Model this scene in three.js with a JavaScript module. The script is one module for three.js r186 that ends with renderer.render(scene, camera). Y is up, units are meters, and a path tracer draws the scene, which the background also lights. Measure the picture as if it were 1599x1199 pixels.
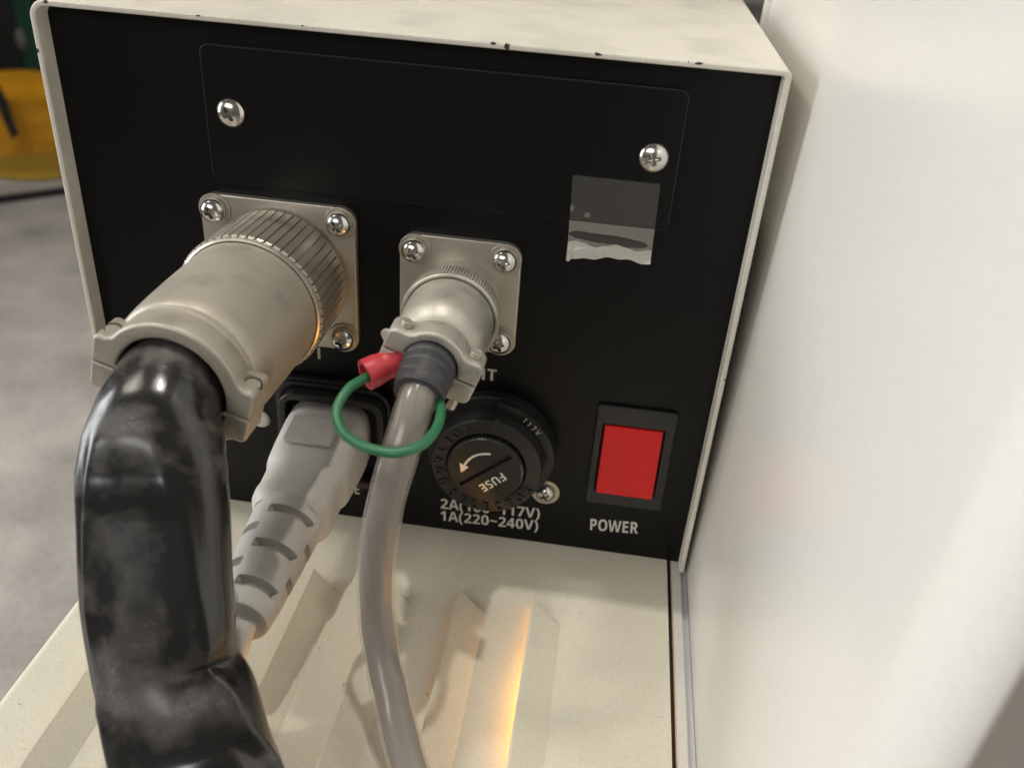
import * as THREE from 'three';
import { RoundedBoxGeometry } from 'three/addons/geometries/RoundedBoxGeometry.js';
import { mergeGeometries, mergeVertices, toCreasedNormals } from 'three/addons/utils/BufferGeometryUtils.js';
import { FontLoader } from 'three/addons/loaders/FontLoader.js';
import { TextGeometry } from 'three/addons/geometries/TextGeometry.js';
import { RectAreaLightUniformsLib } from 'three/addons/lights/RectAreaLightUniformsLib.js';
import { Brush, Evaluator, SUBTRACTION } from 'three-bvh-csg';

// ------------------------------------------------------------------ camera
const scene = new THREE.Scene();
const V = (x, y, z) => new THREE.Vector3(x, y, z);
const camera = new THREE.PerspectiveCamera(46.3, 1024 / 767, 0.02, 40);
camera.position.set(0.07256, 0.26035, 0.29613);
camera.up.set(-0.1233094, 0.85617391, -0.50175794);
camera.lookAt(0.07256 - 0.07813591, 0.26035 - 0.51242346, 0.29613 - 0.85517073);
camera.focus = 0.325;
camera.userData.fStop = 11;
scene.add(camera);

// ------------------------------------------------------------------ lamps and exposure
const renderer = new THREE.WebGLRenderer({ antialias: true });
renderer.toneMapping = THREE.LinearToneMapping;
renderer.toneMappingExposure = 1;
renderer.shadowMap.enabled = true;
RectAreaLightUniformsLib.init();
scene.background = new THREE.Color().setRGB(0.11, 0.104, 0.095);

const LAMPS = {
  left: { at: [-1.4, 1.95, -0.08], power: 3.5, color: [1, 0.95, 0.86], size: 0.13 },
  overhead: { at: [-0.1, 2.15, -0.22], power: 4.1, color: [1, 0.95, 0.86], size: 0.026 },
  window: { at: [-2.4, 0.5, 0.1], power: 7.0, size: [1.3, 1.5], color: [0.96, 0.98, 1] },
  front: { at: [-0.9, 1.3, 2.0], power: 7, size: [1.4, 0.6], color: [1, 0.98, 0.95] },  // added soft fill for surfaces facing the viewer, source unknown
  bulb: { at: [0.083, -0.022, 0.082], power: 0.032, color: [1, 0.42, 0.03] },
};

// ------------------------------------------------------------------ helpers
let seed = 12345;
const rnd = () => { seed = (seed * 1664525 + 1013904223) >>> 0; return seed / 4294967296; };
const rr = (a, b) => a + (b - a) * rnd();
const S = 0.001;
const sc = (g) => { g.scale(S, S, S); return g; };
function hash2(x, y, s) { let h = (x * 374761393 + y * 668265263 + s * 974634571) | 0; h = Math.imul(h ^ (h >>> 13), 1274126177); return ((h ^ (h >>> 16)) >>> 0) / 4294967296; }
function tileNoise(u, v, n, s) { // tileable value noise, n cells
  const x = u * n, y = v * n, xi = Math.floor(x), yi = Math.floor(y), fx = x - xi, fy = y - yi;
  const sx = fx * fx * (3 - 2 * fx), sy = fy * fy * (3 - 2 * fy), m = (a) => ((a % n) + n) % n;
  const a = hash2(m(xi), m(yi), s), b = hash2(m(xi + 1), m(yi), s), c = hash2(m(xi), m(yi + 1), s), d = hash2(m(xi + 1), m(yi + 1), s);
  return a + (b - a) * sx + (c - a) * sy + (a - b - c + d) * sx * sy;
}
function fbm(u, v, n, oct, s) { let t = 0, w = 0.5, tot = 0; for (let i = 0; i < oct; i++) { t += w * tileNoise(u, v, n << i, s + i * 17); tot += w; w *= 0.5; } return t / tot; }
function dataTex(size, fn, metres, srgb = false) {
  const d = new Uint8Array(size * size * 4);
  for (let j = 0; j < size; j++) for (let i = 0; i < size; i++) {
    const c = fn(i / size, j / size), k = (j * size + i) * 4;
    const a = Array.isArray(c) ? c : [c, c, c];
    for (let q = 0; q < 3; q++) d[k + q] = Math.max(0, Math.min(255, a[q] * 255));
    d[k + 3] = 255;
  }
  const t = new THREE.DataTexture(d, size, size);
  t.wrapS = t.wrapT = THREE.RepeatWrapping; t.magFilter = THREE.LinearFilter; t.minFilter = THREE.LinearMipmapLinearFilter; t.generateMipmaps = true;
  if (srgb) t.colorSpace = THREE.SRGBColorSpace;
  t.repeat.set(1 / metres, 1 / metres); t.needsUpdate = true;
  return t;
}
// uv in metres by the dominant direction of each face
function boxUV(g) {
  let h = g.index ? g.toNonIndexed() : g;
  const p = h.attributes.position, uv = new Float32Array(p.count * 2), a = V(), b = V(), c = V(), n = V();
  for (let i = 0; i < p.count; i += 3) {
    a.fromBufferAttribute(p, i); b.fromBufferAttribute(p, i + 1); c.fromBufferAttribute(p, i + 2);
    n.copy(b).sub(a).cross(c.clone().sub(a)); const x = Math.abs(n.x), y = Math.abs(n.y), z = Math.abs(n.z);
    [a, b, c].forEach((q, k) => { const o = (i + k) * 2; if (x >= y && x >= z) { uv[o] = q.z; uv[o + 1] = q.y; } else if (y >= z) { uv[o] = q.x; uv[o + 1] = q.z; } else { uv[o] = q.x; uv[o + 1] = q.y; } });
  }
  h.setAttribute('uv', new THREE.BufferAttribute(uv, 2));
  return h;
}
// uv in metres round the z axis, for turned parts
function cylUV(g, R) {
  const h = g.index ? g.toNonIndexed() : g, p = h.attributes.position, uv = new Float32Array(p.count * 2);
  for (let i = 0; i < p.count; i += 3) {
    const a = [0, 1, 2].map((k) => Math.atan2(p.getY(i + k), p.getX(i + k)));
    for (let k = 1; k < 3; k++) { while (a[k] - a[0] > Math.PI) a[k] -= 2 * Math.PI; while (a[k] - a[0] < -Math.PI) a[k] += 2 * Math.PI; }
    for (let k = 0; k < 3; k++) { const x = p.getX(i + k), y = p.getY(i + k); uv[(i + k) * 2] = a[k] * R; uv[(i + k) * 2 + 1] = p.getZ(i + k) + Math.hypot(x, y) * 0.5; }
  }
  h.setAttribute('uv', new THREE.BufferAttribute(uv, 2)); return h;
}
const crease = (g, a = 0.6) => { g.scale(2000, 2000, 2000); const h = toCreasedNormals(g, a); h.scale(1 / 2000, 1 / 2000, 1 / 2000); return h; };
function mesh(name, g, m, parent, label) {
  const o = new THREE.Mesh(g, m); o.name = name; o.castShadow = o.receiveShadow = true;
  if (label) o.userData.label = label;
  parent.add(o); return o;
}
function thing(name, label, category, at = [0, 0, 0]) {
  const o = new THREE.Group(); o.name = name; o.position.set(...at); o.userData = { label, category }; scene.add(o); return o;
}
function structure(name, g, m) { const o = mesh(name, g, m, scene); o.userData.kind = 'structure'; return o; }
function roundRect(w, h, r, cx = 0, cy = 0) {
  const s = new THREE.Shape(), x0 = cx - w / 2, x1 = cx + w / 2, y0 = cy - h / 2, y1 = cy + h / 2, R = Array.isArray(r) ? r : [r, r, r, r]; // bl br tr tl
  s.moveTo(x0 + R[0], y0); s.lineTo(x1 - R[1], y0); if (R[1]) s.absarc(x1 - R[1], y0 + R[1], R[1], -Math.PI / 2, 0, false);
  s.lineTo(x1, y1 - R[2]); if (R[2]) s.absarc(x1 - R[2], y1 - R[2], R[2], 0, Math.PI / 2, false);
  s.lineTo(x0 + R[3], y1); if (R[3]) s.absarc(x0 + R[3], y1 - R[3], R[3], Math.PI / 2, Math.PI, false);
  s.lineTo(x0, y0 + R[0]); if (R[0]) s.absarc(x0 + R[0], y0 + R[0], R[0], Math.PI, Math.PI * 1.5, false);
  return s;
}
// extruded from z0 to z1 (mm) with bevels kept inside that depth
function slab(shape, z0, z1, bevel = 0.4, seg = 2, curve = 10) {
  const g = new THREE.ExtrudeGeometry(shape, { depth: z1 - z0 - 2 * bevel, bevelEnabled: bevel > 0, bevelThickness: bevel, bevelSize: bevel, bevelOffset: -bevel, bevelSegments: seg, curveSegments: curve });
  g.translate(0, 0, z0 + bevel); return g;
}
const lathe = (pts, seg = 96) => { const g = new THREE.LatheGeometry(pts.map(([r, z]) => new THREE.Vector2(Math.max(r, 0.0001), z)), seg); g.rotateX(Math.PI / 2); return g; }; // axis along +z
// sweep: rows of {c, u, v, f(theta) -> [ru, rv]}
function sweep(pts, opt) {
  const { rows = 120, ring = 40, radius, side, capStart = true, capEnd = true, knots } = opt;
  const curve = new THREE.CatmullRomCurve3(pts.map((p) => V(p[0], p[1], p[2])), false, 'centripetal');
  const pos = [], uv = [], idx = [], len = curve.getLength();
  let prevU = null;
  for (let i = 0; i <= rows; i++) {
    const t = i / rows, c = knots ? curve.getPoint(t) : curve.getPointAt(t), T = (knots ? curve.getTangent(t) : curve.getTangentAt(t)).normalize();
    let U = prevU ? prevU.clone() : (side ? side.clone() : (Math.abs(T.y) < 0.9 ? V(0, 1, 0) : V(1, 0, 0)));
    if (side) U = side.clone();
    U.addScaledVector(T, -U.dot(T)).normalize(); prevU = U.clone();
    const W = V().crossVectors(T, U).normalize();
    for (let k = 0; k <= ring; k++) {
      const a = (k / ring) * Math.PI * 2, [x, y] = radius(t, a, k % ring);
      const p = c.clone().addScaledVector(U, x).addScaledVector(W, y);
      pos.push(p.x, p.y, p.z); uv.push(k / ring * 0.1, t * len * S);
    }
  }
  const n = ring + 1;
  for (let i = 0; i < rows; i++) for (let k = 0; k < ring; k++) { const a = i * n + k, b = a + 1, c = a + n, d = c + 1; idx.push(a, b, d, a, d, c); }
  for (const [on, row, flip] of [[capStart, 0, 1], [capEnd, rows, 0]]) if (on) {
    const base = pos.length / 3; let cx = 0, cy = 0, cz = 0;
    for (let k = 0; k < ring; k++) { const o = (row * n + k) * 3; cx += pos[o]; cy += pos[o + 1]; cz += pos[o + 2]; }
    pos.push(cx / ring, cy / ring, cz / ring); uv.push(0, 0);
    for (let k = 0; k <= ring; k++) { const o = (row * n + k) * 3; pos.push(pos[o], pos[o + 1], pos[o + 2]); uv.push(0, 0); }
    for (let k = 0; k < ring; k++) flip ? idx.push(base, base + 2 + k, base + 1 + k) : idx.push(base, base + 1 + k, base + 2 + k);
  }
  const g = new THREE.BufferGeometry();
  g.setAttribute('position', new THREE.Float32BufferAttribute(pos, 3)); g.setAttribute('uv', new THREE.Float32BufferAttribute(uv, 2)); g.setIndex(idx);
  g.computeVertexNormals();
  // weld the normals of the seam
  const N = g.attributes.normal;
  for (let i = 0; i <= rows; i++) { const a = i * n, b = a + ring, v = V().fromBufferAttribute(N, a).add(V().fromBufferAttribute(N, b)).normalize(); N.setXYZ(a, v.x, v.y, v.z); N.setXYZ(b, v.x, v.y, v.z); }
  return g;
}

// ------------------------------------------------------------------ materials
const rgb = (r, g, b) => new THREE.Color().setRGB(r, g, b);
const peel = dataTex(256, (u, v) => 0.5 * fbm(u, v, 24, 2, 3) + 0.5 * fbm(u, v, 60, 2, 9), 0.03);
const peelFine = dataTex(256, (u, v) => fbm(u, v, 64, 2, 5), 0.03);
const grime = (base, amount, specks, metres, s, grain = 0.06) => dataTex(512, (u, v) => {
  let k = 1 - amount * Math.max(0, fbm(u, v, 5, 5, s) - 0.5) * 2;
  const e = tileNoise(u, v, 170, s + 3); if (e > 1 - specks) k *= 0.55;
  k *= 1 - grain / 2 + grain * tileNoise(u, v, 250, s + 8);
  return base.map((c) => c * k);
}, metres, true);
const M = {
  cover: new THREE.MeshPhysicalMaterial({ map: grime([0.85, 0.83, 0.78], 0.1, 0.0015, 0.1, 21), roughness: 0.5, bumpMap: peel, bumpScale: 0.00009, clearcoat: 0.08, clearcoatRoughness: 0.4 }),
  plate: new THREE.MeshPhysicalMaterial({ map: grime([0.85, 0.83, 0.76], 0.035, 0.0006, 0.1, 41), roughness: 0.5, bumpMap: peel, bumpScale: 0.00012, clearcoat: 0.08, clearcoatRoughness: 0.4 }),
  rail: new THREE.MeshStandardMaterial({ color: rgb(0.6, 0.58, 0.54), roughness: 0.45 }),
  white: new THREE.MeshPhysicalMaterial({ map: grime([0.9, 0.89, 0.862], 0.012, 0.0005, 0.16, 61, 0.03), roughness: 0.42, bumpMap: peelFine, bumpScale: 0.000012, clearcoat: 0.6, clearcoatRoughness: 0.22 }),
  steel: new THREE.MeshStandardMaterial({ color: rgb(0.5, 0.48, 0.44), roughness: 0.6 }),
  gap: new THREE.MeshStandardMaterial({ color: rgb(0.015, 0.014, 0.012), roughness: 0.9 }),
  chip: new THREE.MeshStandardMaterial({ color: rgb(0.05, 0.045, 0.04), roughness: 0.6, metalness: 0.4 }),
  blackPaint: new THREE.MeshPhysicalMaterial({ color: rgb(0.0022, 0.0022, 0.0022), roughness: 0.34, specularIntensity: 0.6, bumpMap: peelFine, bumpScale: 0.00002 }),
  blackPlastic: new THREE.MeshStandardMaterial({ color: rgb(0.014, 0.014, 0.0135), roughness: 0.42, bumpMap: peelFine, bumpScale: 0.00003 }),
  edge: new THREE.MeshStandardMaterial({ color: rgb(0.04, 0.04, 0.042), roughness: 0.4, metalness: 0.5 }),
  blackMatt: new THREE.MeshStandardMaterial({ color: rgb(0.008, 0.008, 0.008), roughness: 0.75 }),
  nickel: new THREE.MeshStandardMaterial({ color: rgb(0.52, 0.48, 0.415), metalness: 0.8, roughness: 0.38, bumpMap: peelFine, bumpScale: 0.000015 }),
  nickelMatt: new THREE.MeshStandardMaterial({ map: grime([0.72, 0.692, 0.64], 0.22, 0.006, 0.07, 81), metalness: 0.45, roughness: 0.48, bumpMap: peel, bumpScale: 0.00002 }),
  nickelPale: new THREE.MeshStandardMaterial({ map: grime([0.76, 0.745, 0.70], 0.3, 0.008, 0.06, 91), metalness: 0.5, roughness: 0.46, bumpMap: peel, bumpScale: 0.00002 }),
  chrome: new THREE.MeshStandardMaterial({ color: rgb(0.66, 0.64, 0.6), metalness: 1, roughness: 0.2 }),
  brass: new THREE.MeshStandardMaterial({ color: rgb(0.56, 0.52, 0.44), metalness: 0.6, roughness: 0.4 }),
  dark: new THREE.MeshStandardMaterial({ color: rgb(0.01, 0.009, 0.008), roughness: 0.9 }),
  red: new THREE.MeshPhysicalMaterial({ color: rgb(0.62, 0.01, 0.012), roughness: 0.34, specularIntensity: 0.8 }),
  redVinyl: new THREE.MeshPhysicalMaterial({ color: rgb(0.56, 0.045, 0.06), roughness: 0.4 }),
  green: new THREE.MeshPhysicalMaterial({ color: rgb(0.03, 0.17, 0.075), roughness: 0.42 }),
  greyPlastic: new THREE.MeshPhysicalMaterial({ map: grime([0.77, 0.758, 0.735], 0.1, 0.003, 0.07, 101), roughness: 0.5, bumpMap: peelFine, bumpScale: 0.00003 }),
  tape: new THREE.MeshStandardMaterial({ color: rgb(0.045, 0.045, 0.05), roughness: 0.45, bumpMap: peel, bumpScale: 0.0001 }),
  clear: new THREE.MeshPhysicalMaterial({ color: rgb(0.93, 0.91, 0.88), roughness: 0.2, transmission: 0.92, thickness: 0, ior: 1.4 }),
  braid: new THREE.MeshStandardMaterial({ color: rgb(0.215, 0.19, 0.165), roughness: 0.6 }),
  white_print: new THREE.MeshStandardMaterial({ color: rgb(0.72, 0.7, 0.66), roughness: 0.6 }),
};

// ------------------------------------------------------------------ the setting: floor
{
  const concrete = dataTex(512, (u, v) => { const k = 0.8 + 0.35 * (fbm(u, v, 6, 6, 7) - 0.5) + 0.08 * (tileNoise(u, v, 180, 3) - 0.5); return [0.88 * k, 0.85 * k, 0.815 * k]; }, 0.9, true);
  const g = new THREE.PlaneGeometry(14, 14); g.rotateX(-Math.PI / 2); g.translate(0, -0.85, -2);
  for (let i = 0; i < g.attributes.uv.count; i++) g.attributes.uv.setXY(i, g.attributes.position.getX(i), g.attributes.position.getZ(i));
  structure('floor', g, new THREE.MeshStandardMaterial({ map: concrete, roughness: 0.85 }));
}

// ------------------------------------------------------------------ tall white cabinet on the right
{
  const t = thing('white_cabinet', 'tall white painted metal cabinet filling the right side beside the instrument', 'cabinet', [0.0993, -0.85, 0]); t.rotation.z = -0.0324;
  const s = new THREE.Shape(), z0 = -0.145, z1 = 0.1975, r = 0.02, q = 0.006, w = 0.5;   // footprint in (x, -z)
  s.moveTo(r, -z1); s.lineTo(w, -z1); s.lineTo(w, -z0); s.lineTo(q, -z0); s.absarc(q, -z0 - q, q, Math.PI / 2, Math.PI, false);
  s.lineTo(0, -z1 + r); s.absarc(r, -z1 + r, r, Math.PI, Math.PI * 1.5, false);
  const g = new THREE.ExtrudeGeometry(s, { depth: 1.5, bevelEnabled: false, curveSegments: 18 }); g.rotateX(-Math.PI / 2);
  mesh('side_panel', boxUV(crease(g, 0.5)), M.white, t);
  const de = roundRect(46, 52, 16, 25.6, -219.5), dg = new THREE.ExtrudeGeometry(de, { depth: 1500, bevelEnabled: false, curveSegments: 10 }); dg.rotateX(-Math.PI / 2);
  mesh('added_dark_bar', boxUV(crease(sc(dg), 0.5)), new THREE.MeshStandardMaterial({ color: rgb(0.17, 0.14, 0.12), roughness: 0.7 }), t, 'added brown grey bar standing in for a dark blur nearest the viewer');  // bar added for its darkness; the shade there is put into its colour
  // a narrow folded trim down the far edge
  const tr = slab(roundRect(5, 1500, 1, 0, 750), -1.5, 1.5, 0.6); tr.rotateY(-Math.PI / 2); sc(tr); tr.translate(-0.0012, 0, -0.139);
  mesh('edge_trim', boxUV(tr), M.white, t);
}

// ------------------------------------------------------------------ louvred base under the instrument
{
  const t = thing('base_cabinet', 'cream louvred metal base plate that the black-backed instrument stands on', 'cabinet', [0, 0, 0]);
  const LX = [-86.6, -56.6, -26.3, 3.4, 33.6, 63.4], zA = 33, zB = 150, h = 5.8;
  const s = new THREE.Shape(); s.moveTo(-108, 230); s.lineTo(118, 230); s.lineTo(118, -172); s.lineTo(-108, -172); s.closePath();   // (x, -z)
  for (const x of LX) { const p = new THREE.Path(); p.moveTo(x, -zA - 1); p.lineTo(x + 10.4, -zA - 8); p.lineTo(x + 10.4, -zB + 2); p.lineTo(x, -zB + 2); p.closePath(); s.holes.push(p); }
  const g = new THREE.ExtrudeGeometry(s, { depth: 1.2, bevelEnabled: false }); g.rotateX(-Math.PI / 2); g.translate(0, -1.2, 0);
  mesh('top_plate', boxUV(sc(g)), M.plate, t);
  const e = new THREE.Shape(); e.moveTo(-108, 0); e.absarc(-108, -4.2, 4.2, Math.PI / 2, Math.PI, false); e.lineTo(-112.2, -90); e.lineTo(-111, -90); e.lineTo(-111, -4.2); e.absarc(-108, -4.2, 3, Math.PI, Math.PI / 2, true); e.closePath();
  const eg = new THREE.ExtrudeGeometry(e, { depth: 402, bevelEnabled: false, curveSegments: 8 }); eg.translate(0, 0, -230);
  mesh('side_panel', boxUV(crease(sc(eg), 0.5)), M.plate, t);
  for (const x0 of LX) {
    const nx = 14, nz = 60, pos = [], idx = [], th = 0.9, put = (u, v, dy) => {
      const start = zA + 7 * u, z = start - 1.6 + (zB - start + 1.6) * v, x = x0 + 12 * u;
      const a = Math.min(1, Math.max(0, (z - start + 1.6) / 2.6)), b = Math.min(1, Math.max(0, (zB - z) / 3));
      const fz = a * a * (3 - 2 * a) * b * b * (3 - 2 * b), fx = u < 0.075 ? 1 - 0.12 * u : Math.max(0, 1 - (u - 0.075) / 0.925) * 0.991;
      pos.push(x, 0.12 + h * fx * fz * (1) - dy, z);
    };
    for (const dy of [0, th]) for (let j = 0; j <= nz; j++) for (let i = 0; i <= nx; i++) { const v = j / nz, w = v < 0.5 ? Math.pow(v * 2, 1.8) / 2 : 1 - Math.pow((1 - v) * 2, 1.8) / 2; put(i < 3 ? [0, 0.035, 0.075][i] : 0.075 + 0.925 * (i - 2) / (nx - 2), w, dy); }
    const n = nx + 1, m = n * (nz + 1);
    for (let j = 0; j < nz; j++) for (let i = 0; i < nx; i++) { const a = j * n + i, b = a + 1, c = a + n, d = c + 1; idx.push(a, c, d, a, d, b, a + m, d + m, c + m, a + m, b + m, d + m); }
    for (let j = 0; j < nz; j++) { const a = j * n, c = a + n, p = a + nx, q = c + nx; idx.push(a, a + m, c + m, a, c + m, c, p, q, q + m, p, q + m, p + m); }
    for (let i = 0; i < nx; i++) { const a = i, p = nz * n + i; idx.push(a, a + 1, a + 1 + m, a, a + 1 + m, a + m, p, p + m, p + 1 + m, p, p + 1 + m, p + 1); }
    const lg = new THREE.BufferGeometry(); lg.setAttribute('position', new THREE.Float32BufferAttribute(pos, 3)); lg.setIndex(idx);
    mesh('louver', boxUV(crease(sc(lg), 0.34)), M.plate, t);
  }
  // inside of the base: floor, back, front and right wall, bare metal
  const inner = mergeGeometries([[228, 1.2, 400, 3, -60, -29], [1.2, 86, 400, 117.3, -45, -29], [226, 86, 1.2, 3, -45, 171], [226, 86, 1.2, 3, -45, -229]].map(([w, hh, d, x, y, z]) => { const b = new THREE.BoxGeometry(w, hh, d); b.translate(x, y, z); return b; }));
  mesh('chassis', boxUV(sc(inner)), M.steel, t);
  const low = slab(roundRect(2.6, 34, 0.3, 125.4, -19.6), -228, 172, 0.2); mesh('cool_tinted_strip', boxUV(crease(sc(low), 0.5)), new THREE.MeshPhysicalMaterial({ color: rgb(0.5, 0.51, 0.53), roughness: 0.4, clearcoat: 0.3 }), t);  // strip added in the gap, cool light tinted into its grey
  const rail = slab(roundRect(4.2, 36, [0.4, 0.9, 0.9, 0.9], 121.95, -18.4), -228, 172, 0.3); mesh('side_rail', boxUV(crease(sc(rail), 0.5)), M.rail, t);
  const gapFill = new THREE.BoxGeometry(1.7, 80, 398); gapFill.translate(118.95, -43, -29); mesh('gap_shade_fill', sc(gapFill), M.gap, t);  // near-black filler, shade of the open gap put into its colour
  // a curled black hair-like fibre and a few crumbs of dirt
  const hair = sweep([[67.5, 0.35, 55.5], [69, 0.5, 58.2], [71, 0.4, 60.4], [72.4, 0.4, 61], [73.8, 0.3, 59.6]], { rows: 24, ring: 6, radius: (q, a) => { const r = 0.16 + 0.14 * Math.abs(Math.sin(q * 9)); return [r * Math.cos(a), r * Math.sin(a)]; } });
  mesh('dirt_fibre', sc(hair), M.chip, t, 'black curl of dirt right of the rightmost louvre');
  const crumbs = [];
  for (let i = 0; i < 90; i++) { const c = new THREE.IcosahedronGeometry(rr(0.08, 0.22), 0); c.scale(1, 0.5, rr(0.7, 2.4)); c.rotateY(rr(0, 6)); c.translate(rr(-105, 116), 0.1, rr(10, 160)); crumbs.push(c); }
  const cm = mesh('dirt_crumbs', sc(mergeGeometries(crumbs)), M.chip, t); cm.userData.kind = 'stuff';
}
{ // the lamp that glows inside the base
  const L = LAMPS.bulb, t = thing('warm_lamp', 'small amber lamp glowing inside the base under the rightmost louvre', 'lamp', L.at);
  mesh('bulb', new THREE.SphereGeometry(0.004, 20, 14), new THREE.MeshStandardMaterial({ color: 0x000000, emissive: rgb(...L.color), emissiveIntensity: 3 }), t);
  const p = new THREE.PointLight(rgb(...L.color), L.power, 0, 2); p.castShadow = true; p.shadow.radius = 0.2; p.position.set(0, 0, 0); t.add(p);
  const sk = lathe([[0.1, -14], [4, -14], [4.2, -4], [3, -3.8], [0.1, -3.8]], 24); sk.rotateX(-Math.PI / 2); mesh('socket', sc(sk), M.steel, t);
}

// ------------------------------------------------------------------ screws (cross recess cut out of the head)
const ev = new Evaluator(); ev.attributes = ['position', 'normal']; ev.useGroups = false;
function screwGeo(r, hgt, flat = 0.35) {
  const pts = [[0, hgt]]; for (let i = 1; i <= 14; i++) { const a = i / 14 * Math.PI / 2, k = Math.sin(a); pts.push([r * (flat * (i / 14) + (1 - flat) * k), hgt * (0.12 + 0.88 * Math.cos(a))]); }
  pts.push([r, 0], [0, 0]);
  const head = new Brush(lathe(pts.reverse(), 40)); head.geometry.deleteAttribute('uv');
  const l = r * 0.6, w = r * 0.165, cross = new THREE.Shape();
  cross.moveTo(w, w); cross.lineTo(w, l); cross.lineTo(-w, l); cross.lineTo(-w, w); cross.lineTo(-l, w); cross.lineTo(-l, -w); cross.lineTo(-w, -w); cross.lineTo(-w, -l); cross.lineTo(w, -l); cross.lineTo(w, -w); cross.lineTo(l, -w); cross.lineTo(l, w); cross.closePath();
  const cg = new THREE.ExtrudeGeometry(cross, { depth: hgt, bevelEnabled: false });
  const p = cg.attributes.position; for (let i = 0; i < p.count; i++) if (p.getZ(i) < 0.01) { p.setX(i, p.getX(i) * 0.55); p.setY(i, p.getY(i) * 0.55); }
  cg.translate(0, 0, hgt * 0.28); cg.deleteAttribute('uv'); cg.computeVertexNormals();
  const centre = new THREE.CylinderGeometry(r * 0.27, r * 0.1, hgt, 20); centre.rotateX(Math.PI / 2); centre.translate(0, 0, hgt * 0.68); centre.deleteAttribute('uv');
  head.updateMatrixWorld();
  let a = ev.evaluate(head, new Brush(cg), SUBTRACTION);
  a = ev.evaluate(a, new Brush(centre), SUBTRACTION);
  return boxUV(crease(sc(a.geometry.clone()), 0.5));
}
const SCREW = { pan: screwGeo(4.5, 3.2, 0.2), truss: screwGeo(5.1, 2.6, 0.3), small: screwGeo(3.9, 2.6, 0.25) };
const WASHER = { spring: boxUV(sc(lathe([[2.6, 0], [4.7, 0], [4.8, 0.2], [4.8, 1.1], [4.65, 1.3], [2.6, 1.3], [2.6, 0]], 40))), flat: boxUV(sc(lathe([[2.6, 0], [5.8, 0], [6.0, 0.15], [6.0, 0.6], [5.8, 0.8], [2.6, 0.8], [2.6, 0]], 40))) };

// ------------------------------------------------------------------ the instrument: cream cover and black rear panel
const ZP = -7.3;
const unit = thing('instrument_case', 'cream metal instrument case with recessed black rear panel carrying sockets and switch', 'instrument', [0, 0, 0]);
{
  const H = 207, W = 125, th = 2, s = new THREE.Shape();
  s.moveTo(-W, -6); s.lineTo(-W, H - 6); s.absarc(-W + 6, H - 6, 6, Math.PI, Math.PI / 2, true); s.lineTo(W - 2.5, H); s.absarc(W - 2.5, H - 2.5, 2.5, Math.PI / 2, 0, true); s.lineTo(W, 0.2);
  s.lineTo(W - th, 0.2); s.lineTo(W - th, H - th - 1); s.absarc(W - th - 1, H - th - 1, 1, 0, Math.PI / 2, false); s.lineTo(-W + 6, H - th); s.absarc(-W + 6, H - 6, 4, Math.PI / 2, Math.PI, false); s.lineTo(-W + th, -6); s.closePath();
  mesh('cover', boxUV(crease(sc(slab(s, -235, 0, 0.7, 3, 12)), 0.45)), M.cover, unit);
  // where the paint is knocked off the rim
  const chip = (x, y, w, hh, top) => {
    const sh = new THREE.Shape(), n = 11; for (let i = 0; i < n; i++) { const a = i / n * Math.PI * 2, r = rr(0.6, 1.15); const q = [x + Math.cos(a) * w * r / 2, y + Math.sin(a) * hh * r / 2]; i ? sh.lineTo(...q) : sh.moveTo(...q); }
    const g = new THREE.ExtrudeGeometry(sh, { depth: 0.9, bevelEnabled: false }); g.translate(0, 0, -0.84); mesh('paint_chip', sc(g), M.chip, unit);
  };
  chip(31.2, 206.6, 2.0, 0.9); chip(35.6, 206.2, 2.2, 2.0); chip(64.5, 206.4, 2.6, 1.2); chip(96, 206.5, 3.0, 0.9); chip(92.8, 206.7, 0.6, 0.5);
  chip(-118.2, 206.3, 1.8, 1.4); chip(-66, 206.6, 1.6, 0.6); chip(-124.4, 190.5, 0.8, 1.8); chip(-31, 206.5, 0.9, 0.5); chip(124.5, 96, 0.5, 1.2);
}
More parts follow.
